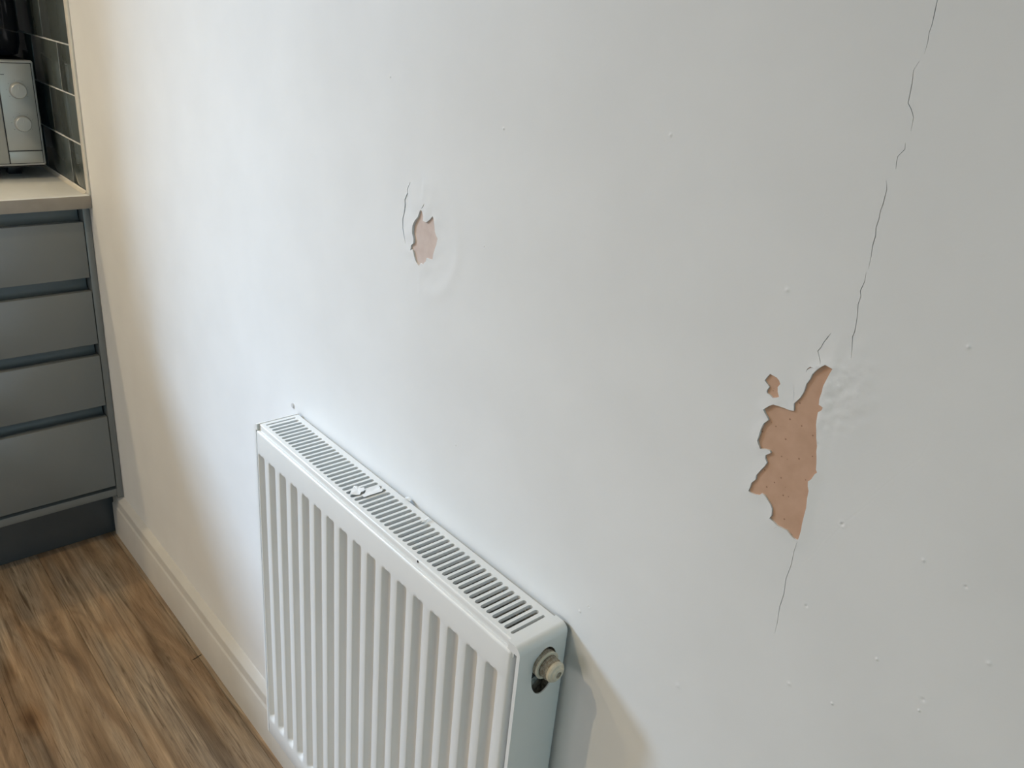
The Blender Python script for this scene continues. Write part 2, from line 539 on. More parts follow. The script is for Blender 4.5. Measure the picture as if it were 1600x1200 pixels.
big = rough_outline(BIG, 0.0005)
small = rough_outline(SMALL, 0.0003)
left = rough_outline(LEFT, 0.0003)
crks = [crack_poly(p, w * 2) for p, w in CR]

# extra points where the skin is lifted, pitted or scratched
extra = []


def dense(cx, cz, rx, rz, step):
    nx, nz = int(rx / step), int(rz / step)
    for i in range(-nx, nx + 1):
        for j in range(-nz, nz + 1):
            if (i / max(nx, 1)) ** 2 + (j / max(nz, 1)) ** 2 <= 1.0:
                extra.append((cx + (i + random.uniform(-.3, .3)) * step, cz + (j + random.uniform(-.3, .3)) * step))


dense(1.250, 1.118, 0.085, 0.095, 0.0022)
dense(1.735, 1.125, 0.040, 0.055, 0.0022)
bp_ = np.array([tuple(v) for v in big])
bx0, bz0 = bp_.min(0) - 0.015
bx1, bz1 = bp_.max(0) + 0.015
g = np.array([(x, z) for x in np.arange(bx0, bx1, 0.003) for z in np.arange(bz0, bz1, 0.003)])
dd = seg_dist(g, [tuple(v) for v in big])
extra += [tuple(q) for q, d_ in zip(g + np.random.RandomState(3).uniform(-.0008, .0008, g.shape), dd) if 0.001 < d_ < 0.013]
for x, z, s in MARKS:
    for r_, n_ in ((0.0, 1), (0.0007 * s, 7), (0.0014 * s, 9), (0.0024 * s, 10), (0.004 * s, 10)):
        for k in range(n_):
            a_ = 6.283 * k / n_ + r_ * 900
            extra.append((x + r_ * math.cos(a_), z + r_ * math.sin(a_)))
for pl in SCR:
    for a, b in zip(pl, pl[1:]):
        a, b = Vector(a), Vector(b)
        d = (b - a).normalized()
        nn = Vector((-d.y, d.x))
        n_ = max(2, int((b - a).length / 0.0012))
        for k in range(n_ + 1):
            for o_ in (-0.003, -0.0016, -0.0008, -0.0003, 0.0003, 0.0008, 0.0016, 0.003):
                extra.append(tuple(a.lerp(b, k / n_) + nn * o_))


def skin_height(P):
    h = np.zeros(len(P))
    # blistered paint round the small hole
    lx, lz = 1.236, 1.118
    e = np.sqrt(((P[:, 0] - lx) / 0.050) ** 2 + ((P[:, 1] - lz) / 0.062) ** 2)
    h += 0.0008 * np.exp(-(e / 0.62) ** 4)
    ring = np.sqrt(((P[:, 0] - 1.252) / 0.050) ** 2 + ((P[:, 1] - 1.112) / 0.060) ** 2)
    h += 0.0007 * np.exp(-((ring - 1.0) / 0.16) ** 2) * (P[:, 0] > 1.235) * (0.6 + 0.4 * vnoise(P, 40, 5))
    h += 0.0006 * np.exp(-((P[:, 0] - 1.226) / 0.013) ** 2 - ((P[:, 1] - 1.120) / 0.030) ** 2)
    h += np.exp(-(e / 0.9) ** 4) * 0.0010 * (vnoise(P, 110, 11) - 0.3)
    # lifted rim of the large hole and creased paint at its head
    d = seg_dist(P, [tuple(v) for v in big])
    h += 0.0013 * np.exp(-(d / 0.005) ** 2) * (0.25 + vnoise(P, 60, 21)) * (1 - 0.4 * (P[:, 0] > 1.70))
    d2 = seg_dist(P, [tuple(v) for v in small])
    h += 0.0005 * np.exp(-(d2 / 0.004) ** 2)
    w = np.exp(-((P[:, 0] - 1.735) / 0.022) ** 2 - ((P[:, 1] - 1.125) / 0.035) ** 2)
    h += w * 0.0020 * np.abs(vnoise(P, 120, 31) - 0.5) + w * 0.0008 * vnoise(P, 300, 33)
    for k, (x, z, s) in enumerate(MARKS):
        r = np.hypot(P[:, 0] - x, P[:, 1] - z) / (0.001 * s)
        if k % 3 == 2:
            h += -0.0006 * np.exp(-(r / 0.8) ** 2) + 0.0003 * np.exp(-((r - 1.6) / 0.6) ** 2)
        else:
            h += 0.0009 * np.exp(-(r / 0.9) ** 2)
    for pl in SCR:
        h -= 0.00007 * np.exp(-(seg_dist(P, pl, False) / 0.0004) ** 2)
    return np.clip(h, -0.0007, 0.006)


verts2, tris, rim = cdt_plate([(RX0, -0.02), (RX1, -0.02), (RX1, RH), (RX0, RH)], [big, small, left] + crks, extra)
P2 = np.array(verts2)
H = skin_height(P2)
V = [(p[0], -h, p[1]) for p, h in zip(verts2, H)]
F = []
for f in tris:
    a, b, c = (Vector(verts2[i]) for i in f[:3])
    cr_ = (b - a).cross(c - a)
    F.append(tuple(f) if cr_ > 0 else tuple(reversed(f)))
nfront = len(F)
idx = {}


def add(v):
    V.append(v)
    return len(V) - 1


for a, b in rim:
    if min(P2[a][1], P2[b][1]) < -0.015 or max(P2[a][1], P2[b][1]) > RH - 0.001 or min(P2[a][0], P2[b][0]) < RX0 + 0.001 or max(P2[a][0], P2[b][0]) > RX1 - 0.001:
        continue
    for i in (a, b):
        if i not in idx:
            idx[i] = (add(V[i]), add((V[i][0], 0.004, V[i][2])))
    F.append((idx[a][0], idx[a][1], idx[b][1], idx[b][0]))
me = bpy.data.meshes.new('wall_back')
me.from_pydata(V, [], F)
me.update()
bm = bmesh.new()
bm.from_mesh(me)
for f in bm.faces:
    f.smooth = True
bm.to_mesh(me)
bm.free()
wall = struct(link('wall_back', me, M_PAINT), 'off-white painted plaster wall with cracks and flaking holes')
box('plaster_core', RX0 - 0.1, RX1 + 0.1, 0.0041, 0.10, -0.02, RH + 0.05, M_CORE, wall)


def plaster_pad(poly, m, label, yf=0.0009):
    p = np.array([tuple(v) for v in poly])
    (x0, z0), (x1, z1) = p.min(0) - 0.002, p.max(0) + 0.002
    o = box('bare_plaster', x0, x1, yf, 0.0039, z0, z1, m, wall)
    o['label'] = label


plaster_pad(big, M_PLASTER, 'large ragged patch of bare pink-brown plaster')
plaster_pad(small, M_PLASTER, 'small chip of bare pink-brown plaster beside the large patch', 0.0008)
plaster_pad(left, M_SKIM, 'pale pink plaster showing through blistered paint above radiator')

# end wall with the kitchen window
WY0, WY1, WZ0, WZ1 = -1.547, -1.020, 1.12, 2.19
bm = bmesh.new()
add_box(bm, RX0 - 0.12, RX0, WY1, 0.1, -0.02, RH)
add_box(bm, RX0 - 0.12, RX0, RY0 - 0.1, WY0, -0.02, RH)
add_box(bm, RX0 - 0.12, RX0, WY0, WY1, -0.02, WZ0)
add_box(bm, RX0 - 0.12, RX0, WY0, WY1, WZ1, RH)
struct(from_bm('wall_end', bm, M_PAINT), 'plain painted kitchen end wall behind the worktop')
bm = bmesh.new()
for a in ((WY0, WY0 + 0.04, WZ0, WZ1), (WY1 - 0.04, WY1, WZ0, WZ1), (WY0 + 0.04, WY1 - 0.04, WZ0, WZ0 + 0.04), (WY0 + 0.04, WY1 - 0.04, WZ1 - 0.04, WZ1)):
    add_box(bm, RX0 - 0.11, RX0 - 0.06, *a)
win = struct(from_bm('window_1', bm, M_FRAME), 'white framed kitchen window')
box('pane', RX0 - 0.088, RX0 - 0.084, WY0 + 0.03, WY1 - 0.03, WZ0 + 0.03, WZ1 - 0.03, M_GLASS, win)
# the two walls behind the camera
DY0, DY1, DZ1 = -2.15, -0.35, 2.10
FX0, FX1, FZ0, FZ1 = -0.10, 1.50, 0.85, 2.05
bm = bmesh.new()
add_box(bm, RX0, FX0, RY0 - 0.1, RY0, -0.02, RH)
add_box(bm, FX1, RX1, RY0 - 0.1, RY0, -0.02, RH)
add_box(bm, FX0, FX1, RY0 - 0.1, RY0, -0.02, FZ0)
add_box(bm, FX0, FX1, RY0 - 0.1, RY0, FZ1, RH)
struct(from_bm('wall_front', bm, M_WALL2), 'painted wall with an added window across the room')
bm = bmesh.new()
for q in ((FX0, FX0 + 0.05, FZ0, FZ1), (FX1 - 0.05, FX1, FZ0, FZ1), (0.675, 0.725, FZ0, FZ1), (FX0 + 0.05, FX1 - 0.05, FZ0, FZ0 + 0.05), (FX0 + 0.05, FX1 - 0.05, FZ1 - 0.05, FZ1)):
    add_box(bm, q[0], q[1], RY0 - 0.08, RY0 - 0.03, q[2], q[3])
added_win = struct(from_bm('added_window', bm, M_FRAME), 'added white framed window for fill light across the room')  # unseen window, added to carry the broad fill light
for xa, xb in ((FX0 + 0.04, 0.68), (0.72, FX1 - 0.04)):
    box('pane', xa, xb, RY0 - 0.057, RY0 - 0.053, FZ0 + 0.04, FZ1 - 0.04, M_GLASS, added_win)
bm = bmesh.new()
add_box(bm, RX1, RX1 + 0.1, RY0 - 0.1, DY0, -0.02, RH)
add_box(bm, RX1, RX1 + 0.1, DY1, 0.1, -0.02, RH)
add_box(bm, RX1, RX1 + 0.1, DY0, DY1, DZ1, RH)
struct(from_bm('wall_side', bm, M_WALL2), 'painted side wall with an added glazed door behind the camera')
bm = bmesh.new()
ym = (DY0 + DY1) / 2
for a in ((DY0, DY0 + 0.06, 0, DZ1), (DY1 - 0.06, DY1, 0, DZ1), (ym - 0.05, ym + 0.05, 0, DZ1), (DY0 + 0.06, DY1 - 0.06, 0, 0.1), (DY0 + 0.06, DY1 - 0.06, DZ1 - 0.06, DZ1)):
    add_box(bm, RX1 + 0.03, RX1 + 0.08, a[0], a[1], a[2], a[3])
door = struct(from_bm('added_door', bm, M_FRAME), 'added white framed glazed double door for fill light')  # unseen door, added as the source of the cool side fill
for ya, yb in ((DY0 + 0.05, ym - 0.04), (ym + 0.04, DY1 - 0.05)):
    box('pane', RX1 + 0.053, RX1 + 0.057, ya, yb, 0.08, DZ1 - 0.05, M_GLASS, door)
struct(box('ceiling', RX0 - 0.12, RX1 + 0.1, RY0 - 0.1, 0.1, RH, RH + 0.1, M_CEIL), 'white ceiling')

# floor of individual planks
floor = struct(box('floor', RX0, RX1, RY0, 0.0, -0.03, -0.0065, M_SUB), 'brown weathered wood-look plank floor')
PW, PL = 0.178, 1.22
bm = bmesh.new()
add_box(bm, 0, PL - 0.0004, -PW + 0.0004, 0, -0.0065, 0.0, 0.0006, 1)
bmesh.ops.recalc_face_normals(bm, faces=bm.faces)
plank_me = bpy.data.meshes.new('plank')
bm.to_mesh(plank_me)
bm.free()
plank_me.materials.append(M_WOOD)
y = -0.028
row = 0
offs = [0.95, 1.10, 0.90, 0.45, 0.13]
bm = bmesh.new()
add_box(bm, 0, PL - 0.0004, -0.0266, 0, -0.0065, 0.0, 0.0006, 1)
bmesh.ops.recalc_face_normals(bm, faces=bm.faces)
strip_me = bpy.data.meshes.new('plank_strip')
bm.to_mesh(strip_me)
bm.free()
strip_me.materials.append(M_WOOD)
for k in range(4):
    o = link('plank', strip_me, None, floor)
    o.location = (-1.40 + k * PL, -0.001, 0)
while y > RY0:
    x = RX0 - 0.6 + offs[row % 5]
    while x < RX1:
        if x + PL > RX0:
            o = link('plank', plank_me, None, floor)
            o.location = (x, y, 0)
        x += PL
    y -= PW
    row += 1

# skirting board
prof = [(0, 0), (-0.0177, 0), (-0.0177, 0.0925), (-0.0168, 0.0945), (-0.0148, 0.0962), (-0.0143, 0.0985), (-0.0143, 0.1170), (-0.0140, 0.1186), (-0.0130, 0.1202), (-0.0020, 0.1296), (-0.0008, 0.1306), (0, 0.1308)]
struct(sweep_x('baseboard_back', prof, -0.052, RX1, M_SKIRT), 'white painted moulded skirting board')

# ---------------------------------------------------------------- dark wall tiles above the worktop
TX1 = 0.003
TZ = [0.9135, 1.0135, 1.1125, 1.2115, 1.3105, 1.4095, 1.5085]
box('grout', RX0, TX1, -0.0029, -0.00002, 0.9105, TZ[-1], M_GROUT, wall)
TLEN, TG = 0.2, 0.0032


def tile_mesh(w, h):
    bm = bmesh.new()
    add_box(bm, 0, w, -0.0035, -0.0005, 0, h, 0.0006, 2)
    bmesh.ops.recalc_face_normals(bm, faces=bm.faces)
    m_ = bpy.data.meshes.new('tile')
    bm.to_mesh(m_)
    bm.free()
    m_.materials.append(M_TILE)
    m_.shade_smooth()
    m_.set_sharp_from_angle(angle=math.radians(35))
    return m_


tcache = {}
for r in range(6):
    h = 0.0965 if r else TZ[1] - TZ[0] - TG
    x1 = TX1 - TG * 0.5
    first = True
    while x1 > RX0 + 0.005:
        w = (0.086 if r % 2 == 0 else 0.186) if first else TLEN - TG
        w = min(w, x1 - RX0 - 0.001)
        first = False
        k = (round(w, 4), round(h, 4))
        if k not in tcache:
            tcache[k] = tile_mesh(w, h - 0.0004)
        o = link('tile', tcache[k], None, wall)
        o.location = (x1 - w, 0, TZ[r] + TG * 0.5)
        x1 -= w + TG
prof = [(0.0, 0.0), (0.0, 0.0)]
struct(box('trim_1', 0.0035, 0.0235, -0.0045, -0.0001, 0.9105, 1.51, M_TRIM, None, 0.0012, 2), 'cream tile edging strip')

# ---------------------------------------------------------------- kitchen units
ZW, ZU = 0.9097, 0.8807
DZ = [(0.7199, 0.8474), (0.5586, 0.6878), (0.3984, 0.5282), (0.1713, 0.3668)]


def drawer_unit(y1, w, filler, label):
    t = empty('drawer_unit', (-0.3, y1 - w / 2, 0))
    px, py = t.location.x, t.location.y

    def bx(name, x0, x1, ya, yb, z0, z1, m, parent=t, bevel=0.0, seg=2):
        o = box(name, x0 - px, x1 - px, ya - py, yb - py, z0, z1, m, parent, bevel, seg)
        return o
    y0 = y1 - w
    bx('carcass', -0.57, -0.052, y0 + 0.001, y1 - 0.0005, 0.141, ZU - 0.0012, M_DARKIN)
    bx('base_panel', -0.40, -0.004, y0 + 0.001, y1 - 0.0005, 0.1405, 0.1605, M_DRAWER, bevel=0.001)
    bx('plinth', -0.078, -0.060, y0 + 0.001, y1 - 0.0005, 0.001, 0.140, M_PLINTH, bevel=0.0015)
    yr = y1
    if filler:
        bx('filler_panel', -0.050, -0.0008, y1 - 0.0150, y1 - 0.0006, 0.1340, ZU - 0.001, M_DRAWER, bevel=0.0008)
        yr = y1 - 0.0164
    for z0, z1 in DZ:
        d = bx('drawer', -0.020, 0.0, y0 + 0.0015, yr - 0.0005, z0, z1, M_DRAWER, bevel=0.0012)
        # handle-less finger channel above the drawer front
        zt_ = z1
        zn = {0.8474: ZU - 0.006, 0.6878: 0.7199, 0.5282: 0.5586, 0.3668: 0.3984}[z1]
        pr = [(-0.0185, zt_ - 0.012), (-0.0210, zt_ - 0.006), (-0.0290, zt_ - 0.003), (-0.0345, zt_ + 0.002), (-0.0365, zt_ + 0.010), (-0.0365, zn + 0.003), (-0.0500, zn + 0.003), (-0.0500, zt_ - 0.012)]
        bm = bmesh.new()
        A = [bm.verts.new((x - px, y0 + 0.0015 - py, z)) for x, z in pr]
        B = [bm.verts.new((x - px, yr - 0.0005 - py, z)) for x, z in pr]
        for i in range(len(pr)):
            j = (i + 1) % len(pr)
            bm.faces.new((A[i], A[j], B[j], B[i]))
        bm.faces.new(A)
        bm.faces.new(B[::-1])
        c = from_bm('handle_channel', bm, M_CHANNEL, t, True, 35)
    tag(t, label, 'drawers', 'grey kitchen drawer units')
    return t


drawer_unit(-0.0004, 0.600, True, 'dark grey handleless four-drawer kitchen unit beside the white wall')
drawer_unit(-0.602, 0.640, False, 'dark grey handleless drawer unit further from the white wall')
wt = tag(empty('worktop', (-0.30, -0.62, ZU)), 'cream kitchen worktop over the grey drawers', 'worktop')
bm = bmesh.new()
add_box(bm, -0.62 + 0.3005, 0.0185 + 0.30, -1.25 + 0.62, -0.0007 + 0.62, 0.0, ZW - ZU, 0.003, 3)
from_bm('slab', bm, M_WORKTOP, wt, True, 35)
box('shaded_edge_band', 0.0183 + 0.30, 0.0203 + 0.30, -1.25 + 0.62, -0.0007 + 0.62, 0.0002, ZW - ZU - 0.0016, M_EDGE_SHADE, wt, 0.0006)['label'] = 'worktop front edge coloured darker for its shade'
bead = [(-0.0125, ZW + 0.0003), (-0.0085, ZW + 0.0012), (-0.0052, ZW + 0.0038), (-0.0046, ZW + 0.0070), (-0.0046, ZW + 0.0003)]
bead = [(a + 0.62, b - ZU) for a, b in bead]
o = sweep_x('sealant_bead', bead, -0.60 + 0.3, 0.0035 + 0.3, M_SEAL, wt)
o['label'] = 'white sealant bead along the tiles'

# ---------------------------------------------------------------- microwave
MX = -0.170
mw = empty('microwave', (-0.34, -0.30, ZW))
tag(mw, 'silver microwave with two round knobs standing on the worktop', 'microwave')
MO = Vector((0.34, 0.30, -ZW))


def mbox(name, x0, x1, y0, y1, z0, z1, m, parent=mw, bevel=0.0, seg=2):
    return box(name, x0 + MO.x, x1 + MO.x, y0 + MO.y, y1 + MO.y, z0 + MO.z, z1 + MO.z, m, parent, bevel, seg)


MY0, MY1, MZ0, MZ1 = -0.569, -0.0335, 0.9425, 1.1650
mbox('casing', -0.515, MX - 0.012, MY0 + 0.002, MY1 - 0.001, MZ0 - 0.006, MZ1 - 0.001, M_BLACK, bevel=0.004)
for fy in (MY0 + 0.05, MY1 - 0.05):
    for fx in (-0.26, -0.47):
        mbox('foot', fx - 0.015, fx + 0.015, fy - 0.015, fy + 0.015, ZW + 0.0004, MZ0 - 0.005, M_BLACK, bevel=0.002)
mbox('front_bezel', MX - 0.016, MX - 0.001, MY0, MY1, MZ0 - 0.001, MZ1, M_BEZEL, bevel=0.005, seg=3)
mbox('panel_gap', MX - 0.008, MX - 0.0003, MY0 + 0.0045, MY1 - 0.0050, MZ0 + 0.0038, MZ1 - 0.0052, M_BLACK)
cp = mbox('control_panel', MX - 0.008, MX + 0.0015, -0.1060, MY1 - 0.0066, 0.9755, MZ1 - 0.0068, M_SILVER, bevel=0.0012)
mbox('door_button', MX - 0.008, MX + 0.0015, -0.1060, MY1 - 0.0066, MZ0 + 0.0054, 0.9735, M_SILVER, bevel=0.0010)
dr = mbox('door', MX - 0.008, MX + 0.0020, MY0 + 0.004, -0.1082, MZ0 + 0.0054, MZ1 - 0.0068, M_SILVER, bevel=0.0015)
mbox('door_window', MX - 0.004, MX + 0.0026, MY0 + 0.04, -0.175, MZ0 + 0.035, MZ1 - 0.035, M_GLOSSBLACK, dr, bevel=0.0003, seg=1)
for kz in (1.1030, 1.0335):
    k = lathe_x('knob', [(MX + 0.0008 + MO.x, 0.0001), (MX + 0.0008 + MO.x, 0.0165), (MX + 0.003 + MO.x, 0.0175), (MX + 0.008 + MO.x, 0.0168), (MX + 0.0125 + MO.x, 0.0158), (MX + 0.0138 + MO.x, 0.0142), (MX + 0.0140 + MO.x, 0.0001)], -0.0712 + MO.y, kz + MO.z, M_SILVER, mw, 40)
    mbox('pointer', MX + 0.0139, MX + 0.0147, -0.0722, -0.0702, kz + 0.003, kz + 0.0125, M_SILVER, k, 0.0002, 1)
    for a_ in (20, 60, 100, 140, 175, 215, 325):
        r_ = 0.0215
        cy_, cz_ = -0.0712 + r_ * math.cos(math.radians(a_)), kz + r_ * math.sin(math.radians(a_))
        mbox('print_mark', MX + 0.0014, MX + 0.00165, cy_ - 0.0007, cy_ + 0.0007, cz_ - 0.0004, cz_ + 0.0004, M_PRINT, cp)
mbox('print_mark', MX + 0.0014, MX + 0.00165, -0.1010, -0.0935, 1.1345, 1.1362, M_PRINT, cp)

# ---------------------------------------------------------------- black appliance on the microwave
ap = empty('countertop_appliance', (-0.34, -0.2965, MZ1))
tag(ap, 'glossy black rounded kitchen appliance standing on the microwave', 'appliance')
AO = Vector((0.34, 0.215, -MZ1))


def loft(name, rings, m, parent, n=40, p=4.0):
    """stack of superellipse rings (z, half x, half y)"""
    bm = bmesh.new()
    R = []
    for z, hx, hy in rings:
        ring = []
        for k in range(n):
            a = 2 * math.pi * k / n
            c, s = math.cos(a), math.sin(a)
            ring.append(bm.verts.new((math.copysign(abs(c) ** (2 / p), c) * hx, math.copysign(abs(s) ** (2 / p), s) * hy, z)))
        R.append(ring)
    for a, b in zip(R, R[1:]):
        for k in range(n):
            bm.faces.new((a[k], a[(k + 1) % n], b[(k + 1) % n], b[k]))
    bm.faces.new(R[0])
    bm.faces.new(R[-1])
    return from_bm(name, bm, m, parent, True, 50)


loft('body', [(0.0012, 0.140, 0.2495), (0.006, 0.150, 0.2615), (0.03, 0.156, 0.2675), (0.10, 0.157, 0.2685), (0.19, 0.152, 0.2635), (0.232, 0.146, 0.2575)], M_GLOSSBLACK, ap)
loft('lid', [(0.2325, 0.143, 0.2545), (0.236, 0.146, 0.2575), (0.250, 0.142, 0.2525), (0.266, 0.118, 0.18), (0.270, 0.08, 0.14)], M_BLACK, ap)
bm = bmesh.new()
add_box(bm, 0.145, 0.166, -0.12, 0.115, 0.028, 0.175, 0.006, 3)
bk = from_bm('basket_front', bm, M_GLOSSBLACK, ap, True, 35)
bm = bmesh.new()
add_box(bm, 0.166, 0.215, -0.022, 0.022, 0.085, 0.118, 0.010, 3)
from_bm('handle', bm, M_BLACK, bk, True, 35)

# ---------------------------------------------------------------- unseen wall cabinet added above the microwave to shade the wall
wc = empty('added_wall_cabinet', (-0.455, -0.304, 1.452))
tag(wc, 'added dark grey wall cabinet that shades the wall, above the microwave', 'cabinet')
box('body', -0.164, 0.144, -0.297, 0.297, 0.0, 0.72, M_DRAWER, wc, 0.001)
cd_ = box('door', 0.1455, 0.1640, -0.296, 0.296, -0.012, 0.718, M_DRAWER, wc, 0.0012)
box('finger_pull', 0.135, 0.1450, -0.296, 0.296, -0.012, -0.0005, M_CHANNEL, cd_, 0.001)

# ---------------------------------------------------------------- radiator
X0, X1 = 0.9465, 1.5262
YB, YF = -0.0042, -0.0704
ZC, ZB = 0.7772, 0.179
rad = empty('radiator', ((X0 + X1) / 2, 0, ZB))
tag(rad, 'white convector radiator with slotted top grille fixed to the wall', 'radiator')
RO = Vector((-(X0 + X1) / 2, 0, -ZB))


def rmesh(name, verts, faces, m, parent=rad, smooth=True, angle=40):
    me = bpy.data.meshes.new(name)
    me.from_pydata([tuple(Vector(v) + RO) for v in verts], [], faces)
    bm = bmesh.new()
    bm.from_mesh(me)
    bmesh.ops.remove_doubles(bm, verts=bm.verts, dist=1e-6)
    bmesh.ops.recalc_face_normals(bm, faces=bm.faces)
    bm.to_mesh(me)
    bm.free()
    o = link(name, me, m, parent)
    if smooth:
        me.shade_smooth()
        me.set_sharp_from_angle(angle=math.radians(angle))
    return o


# slotted grille: plate with stadium slots, each slot with a turned-down lip
NS = 57
SX0, SX1 = 0.9640, 1.5010
SY0, SY1 = -0.0605, -0.0142
SW = 0.0030


def stadium(cx, y0, y1, hw, n=5):
    p = []
    for k in range(n + 1):
        a = math.pi * k / n
        p.append((cx + hw * math.cos(a), y1 - hw + hw * math.sin(a)))
    for k in range(n + 1):
        a = math.pi + math.pi * k / n
        p.append((cx + hw * math.cos(a), y0 + hw + hw * math.sin(a)))
    return p


GX0, GX1, GY0, GY1 = 0.9552, 1.5075, -0.0650, -0.0062
holes = []
for k in range(NS):
    cx = SX0 + (SX1 - SX0) * k / (NS - 1)
    hw = SW if 0 < k < NS - 1 else 0.0019
    holes.append(stadium(cx, SY0, SY1, hw))
v2, tr, rm = cdt_plate([(GX0, GY0), (GX1, GY0), (GX1, GY1), (GX0, GY1)], holes)
V, F = [], []
zt = ZC - 0.0006
V = [(x, y, zt) for x, y in v2]
F = [tuple(f) for f in tr]
low = {}
for a, b in rm:
    for i in (a, b):
        if i not in low:
            x, y = v2[i]
            edge = x < GX0 + 1e-5 or x > GX1 - 1e-5 or y < GY0 + 1e-5 or y > GY1 - 1e-5
            V.append((x, y, zt - (0.012 if edge else 0.0045)))
            low[i] = len(V) - 1
    F.append((a, b, low[b], low[a]))
gr = rmesh('top_grille', V, F, M_RAD, angle=50)
# rounded front fold of the grille and the shallow gutter before the front panel
fold = [(-0.0648, ZC - 0.0006), (-0.0660, ZC - 0.0009), (-0.0667, ZC - 0.0018), (-0.0668, ZC - 0.0050), (-0.0668, ZC - 0.0110), (-0.0655, ZC - 0.0110), (-0.0648, ZC - 0.004)]
o = sweep_x('grille_fold', fold, GX0, GX1, M_RAD, gr)
o.location = RO


# side panels: sheet with rounded top bend, front return and (right) an oval cut-out
def side_panel(xo, s, flange, hole):
    """xo outer x, s = +1 right panel / -1 left panel, flange = width of the top flange"""
    R = 0.009
    V, F = [], []
    xi = lambda t: xo - s * t

    def strip(pts, y0, y1):
        n0 = len(V)
        for x, z in pts:
            V.append((x, y0, z))
            V.append((x, y1, z))
        for i in range(len(pts) - 1):
            F.append((n0 + 2 * i, n0 + 2 * i + 1, n0 + 2 * i + 3, n0 + 2 * i + 2))
    bend = [(xi(R - R * math.sin(a)), ZC - R + R * math.cos(a)) for a in [math.pi / 2 * k / 6 for k in range(7)]]
    strip([(xi(flange), ZC - 0.010), (xi(flange), ZC)] + bend, YF, YB)
    # vertical sheet
    ol = [(YF, ZB), (YB, ZB), (YB, ZC - R), (YF, ZC - R)]
    v2, tr, rm = cdt_plate(ol, [hole] if hole else [])
    n0 = len(V)
    V.extend((xo, y, z) for y, z in v2)
    F.extend(tuple(n0 + i for i in f) for f in tr)
    for a, b in rm:
        ya, za = v2[a]
        yb, zb = v2[b]
        if min(za, zb) > ZC - R - 1e-5:
            continue
        n1 = len(V)
        e = (ya < YF + 1e-5 and yb < YF + 1e-5)
        dpt = 0.0045 if e else 0.0014
        V.extend([(xo, ya, za), (xo, yb, zb), (xi(dpt), yb, zb), (xi(dpt), ya, za)])
        F.append((n1, n1 + 1, n1 + 2, n1 + 3))
    # front closing of the bend and flange
    n1 = len(V)
    fr = [(xi(flange), ZC - 0.010), (xi(flange), ZC)] + bend + [(xi(0.0045), ZC - R), (xi(0.0045), ZC - 0.010)]
    V.extend((x, YF, z) for x, z in fr)
    F.append(tuple(range(n1, n1 + len(fr))))
    # inner back of the sheet so that it has thickness
    n1 = len(V)
    v3 = [(xi(0.0045), YF, ZB), (xi(0.0045), YF, ZC - R), (xi(0.0045), YF + 0.004, ZC - R), (xi(0.0045), YF + 0.004, ZB)]
    V.extend(v3)
    F.append((n1, n1 + 1, n1 + 2, n1 + 3))
    o = rmesh('side_panel', V, F, M_RAD, angle=50)
    o.modifiers.new('weighted_normal', 'WEIGHTED_NORMAL').keep_sharp = True
    return o


hole = []
HC = (-0.0325, 0.7318)
for k in range(28):
    a = 2 * math.pi * k / 28
    c, s_ = math.cos(a), math.sin(a)
    hole.append((HC[0] + 0.0175 * c - 0.0 * s_, HC[1] + 0.030 * s_))
side_panel(X1, 1, 0.0185, hole)
side_panel(X0, -1, 0.0085, None)

# front panel with pressed vertical channels
PX0, PX1, PZ0, PZ1 = 0.9520, 1.5170, ZB, 0.7671
PYF = -0.0712
GX, GP, NG = 0.9568, 0.0326, 17
GZT, GZB = 0.7306, 0.2157
DEP = 0.0080
xs = [PX0, PX0 + 0.0006, PX0 + 0.0018, PX0 + 0.0036]
for i in range(NG):
    b0 = GX + i * GP
    xs += [b0 - 0.0004, b0 + 0.0006, b0 + 0.0022, b0 + 0.0060, b0 + 0.0078, b0 + 0.0100, b0 + 0.0125, b0 + 0.0144, b0 + 0.0175, b0 + 0.0190, b0 + 0.0205]
xs += [PX1 - 0.0070, PX1 - 0.0045, PX1 - 0.0026, PX1 - 0.0010, PX1]
xs = sorted(set(round(x, 5) for x in xs))


def sm(t):
    t = min(1.0, max(0.0, t))
    return t * t * (3 - 2 * t)


def lin(t):
    t = min(1.0, max(0.0, t))
    return 0.85 * t + 0.15 * sm(t)


def gx(x):
    u = (x - GX) / GP
    if u < -0.05 or u > NG:
        return 0.0
    u = (u - math.floor(u)) * GP if u >= 0 else 0.0
    return lin(u / 0.0082) * (1 - lin((u - 0.0125) / 0.0072))


zs = [PZ0, PZ0 + 0.0008, PZ0 + 0.003, GZB - 0.003, GZB, GZB + 0.003, GZB + 0.006, GZB + 0.009, GZB + 0.012, 0.45, GZT - 0.0045, GZT - 0.0036, GZT - 0.0024, GZT - 0.0010, GZT, GZT + 0.003, PZ1 - 0.004, PZ1 - 0.0022, PZ1 - 0.0009, PZ1 - 0.0002]
V, F = [], []
for z in zs:
    s_ = lin((GZT - z) / 0.0045) * lin((z - GZB) / 0.012)
    et = max(0.0, 1 - (PZ1 - z) / 0.004)
    eb = max(0.0, 1 - (z - PZ0) / 0.003)
    for x in xs:
        el = max(0.0, 1 - (x - PX0) / 0.0036)
        er = max(0.0, 1 - (PX1 - x) / 0.0070)
        yy = PYF + DEP * gx(x) * s_
        yy += 0.0042 * (1 - math.sqrt(max(0, 1 - min(1, et) ** 2)))
        yy += 0.0030 * (1 - math.sqrt(max(0, 1 - min(1, eb) ** 2)))
        yy += 0.0050 * (1 - math.sqrt(max(0, 1 - min(1, el) ** 2)))
        yy += 0.0095 * (1 - math.sqrt(max(0, 1 - min(1, er) ** 2)))
        V.append((x, yy, z))
nx = len(xs)
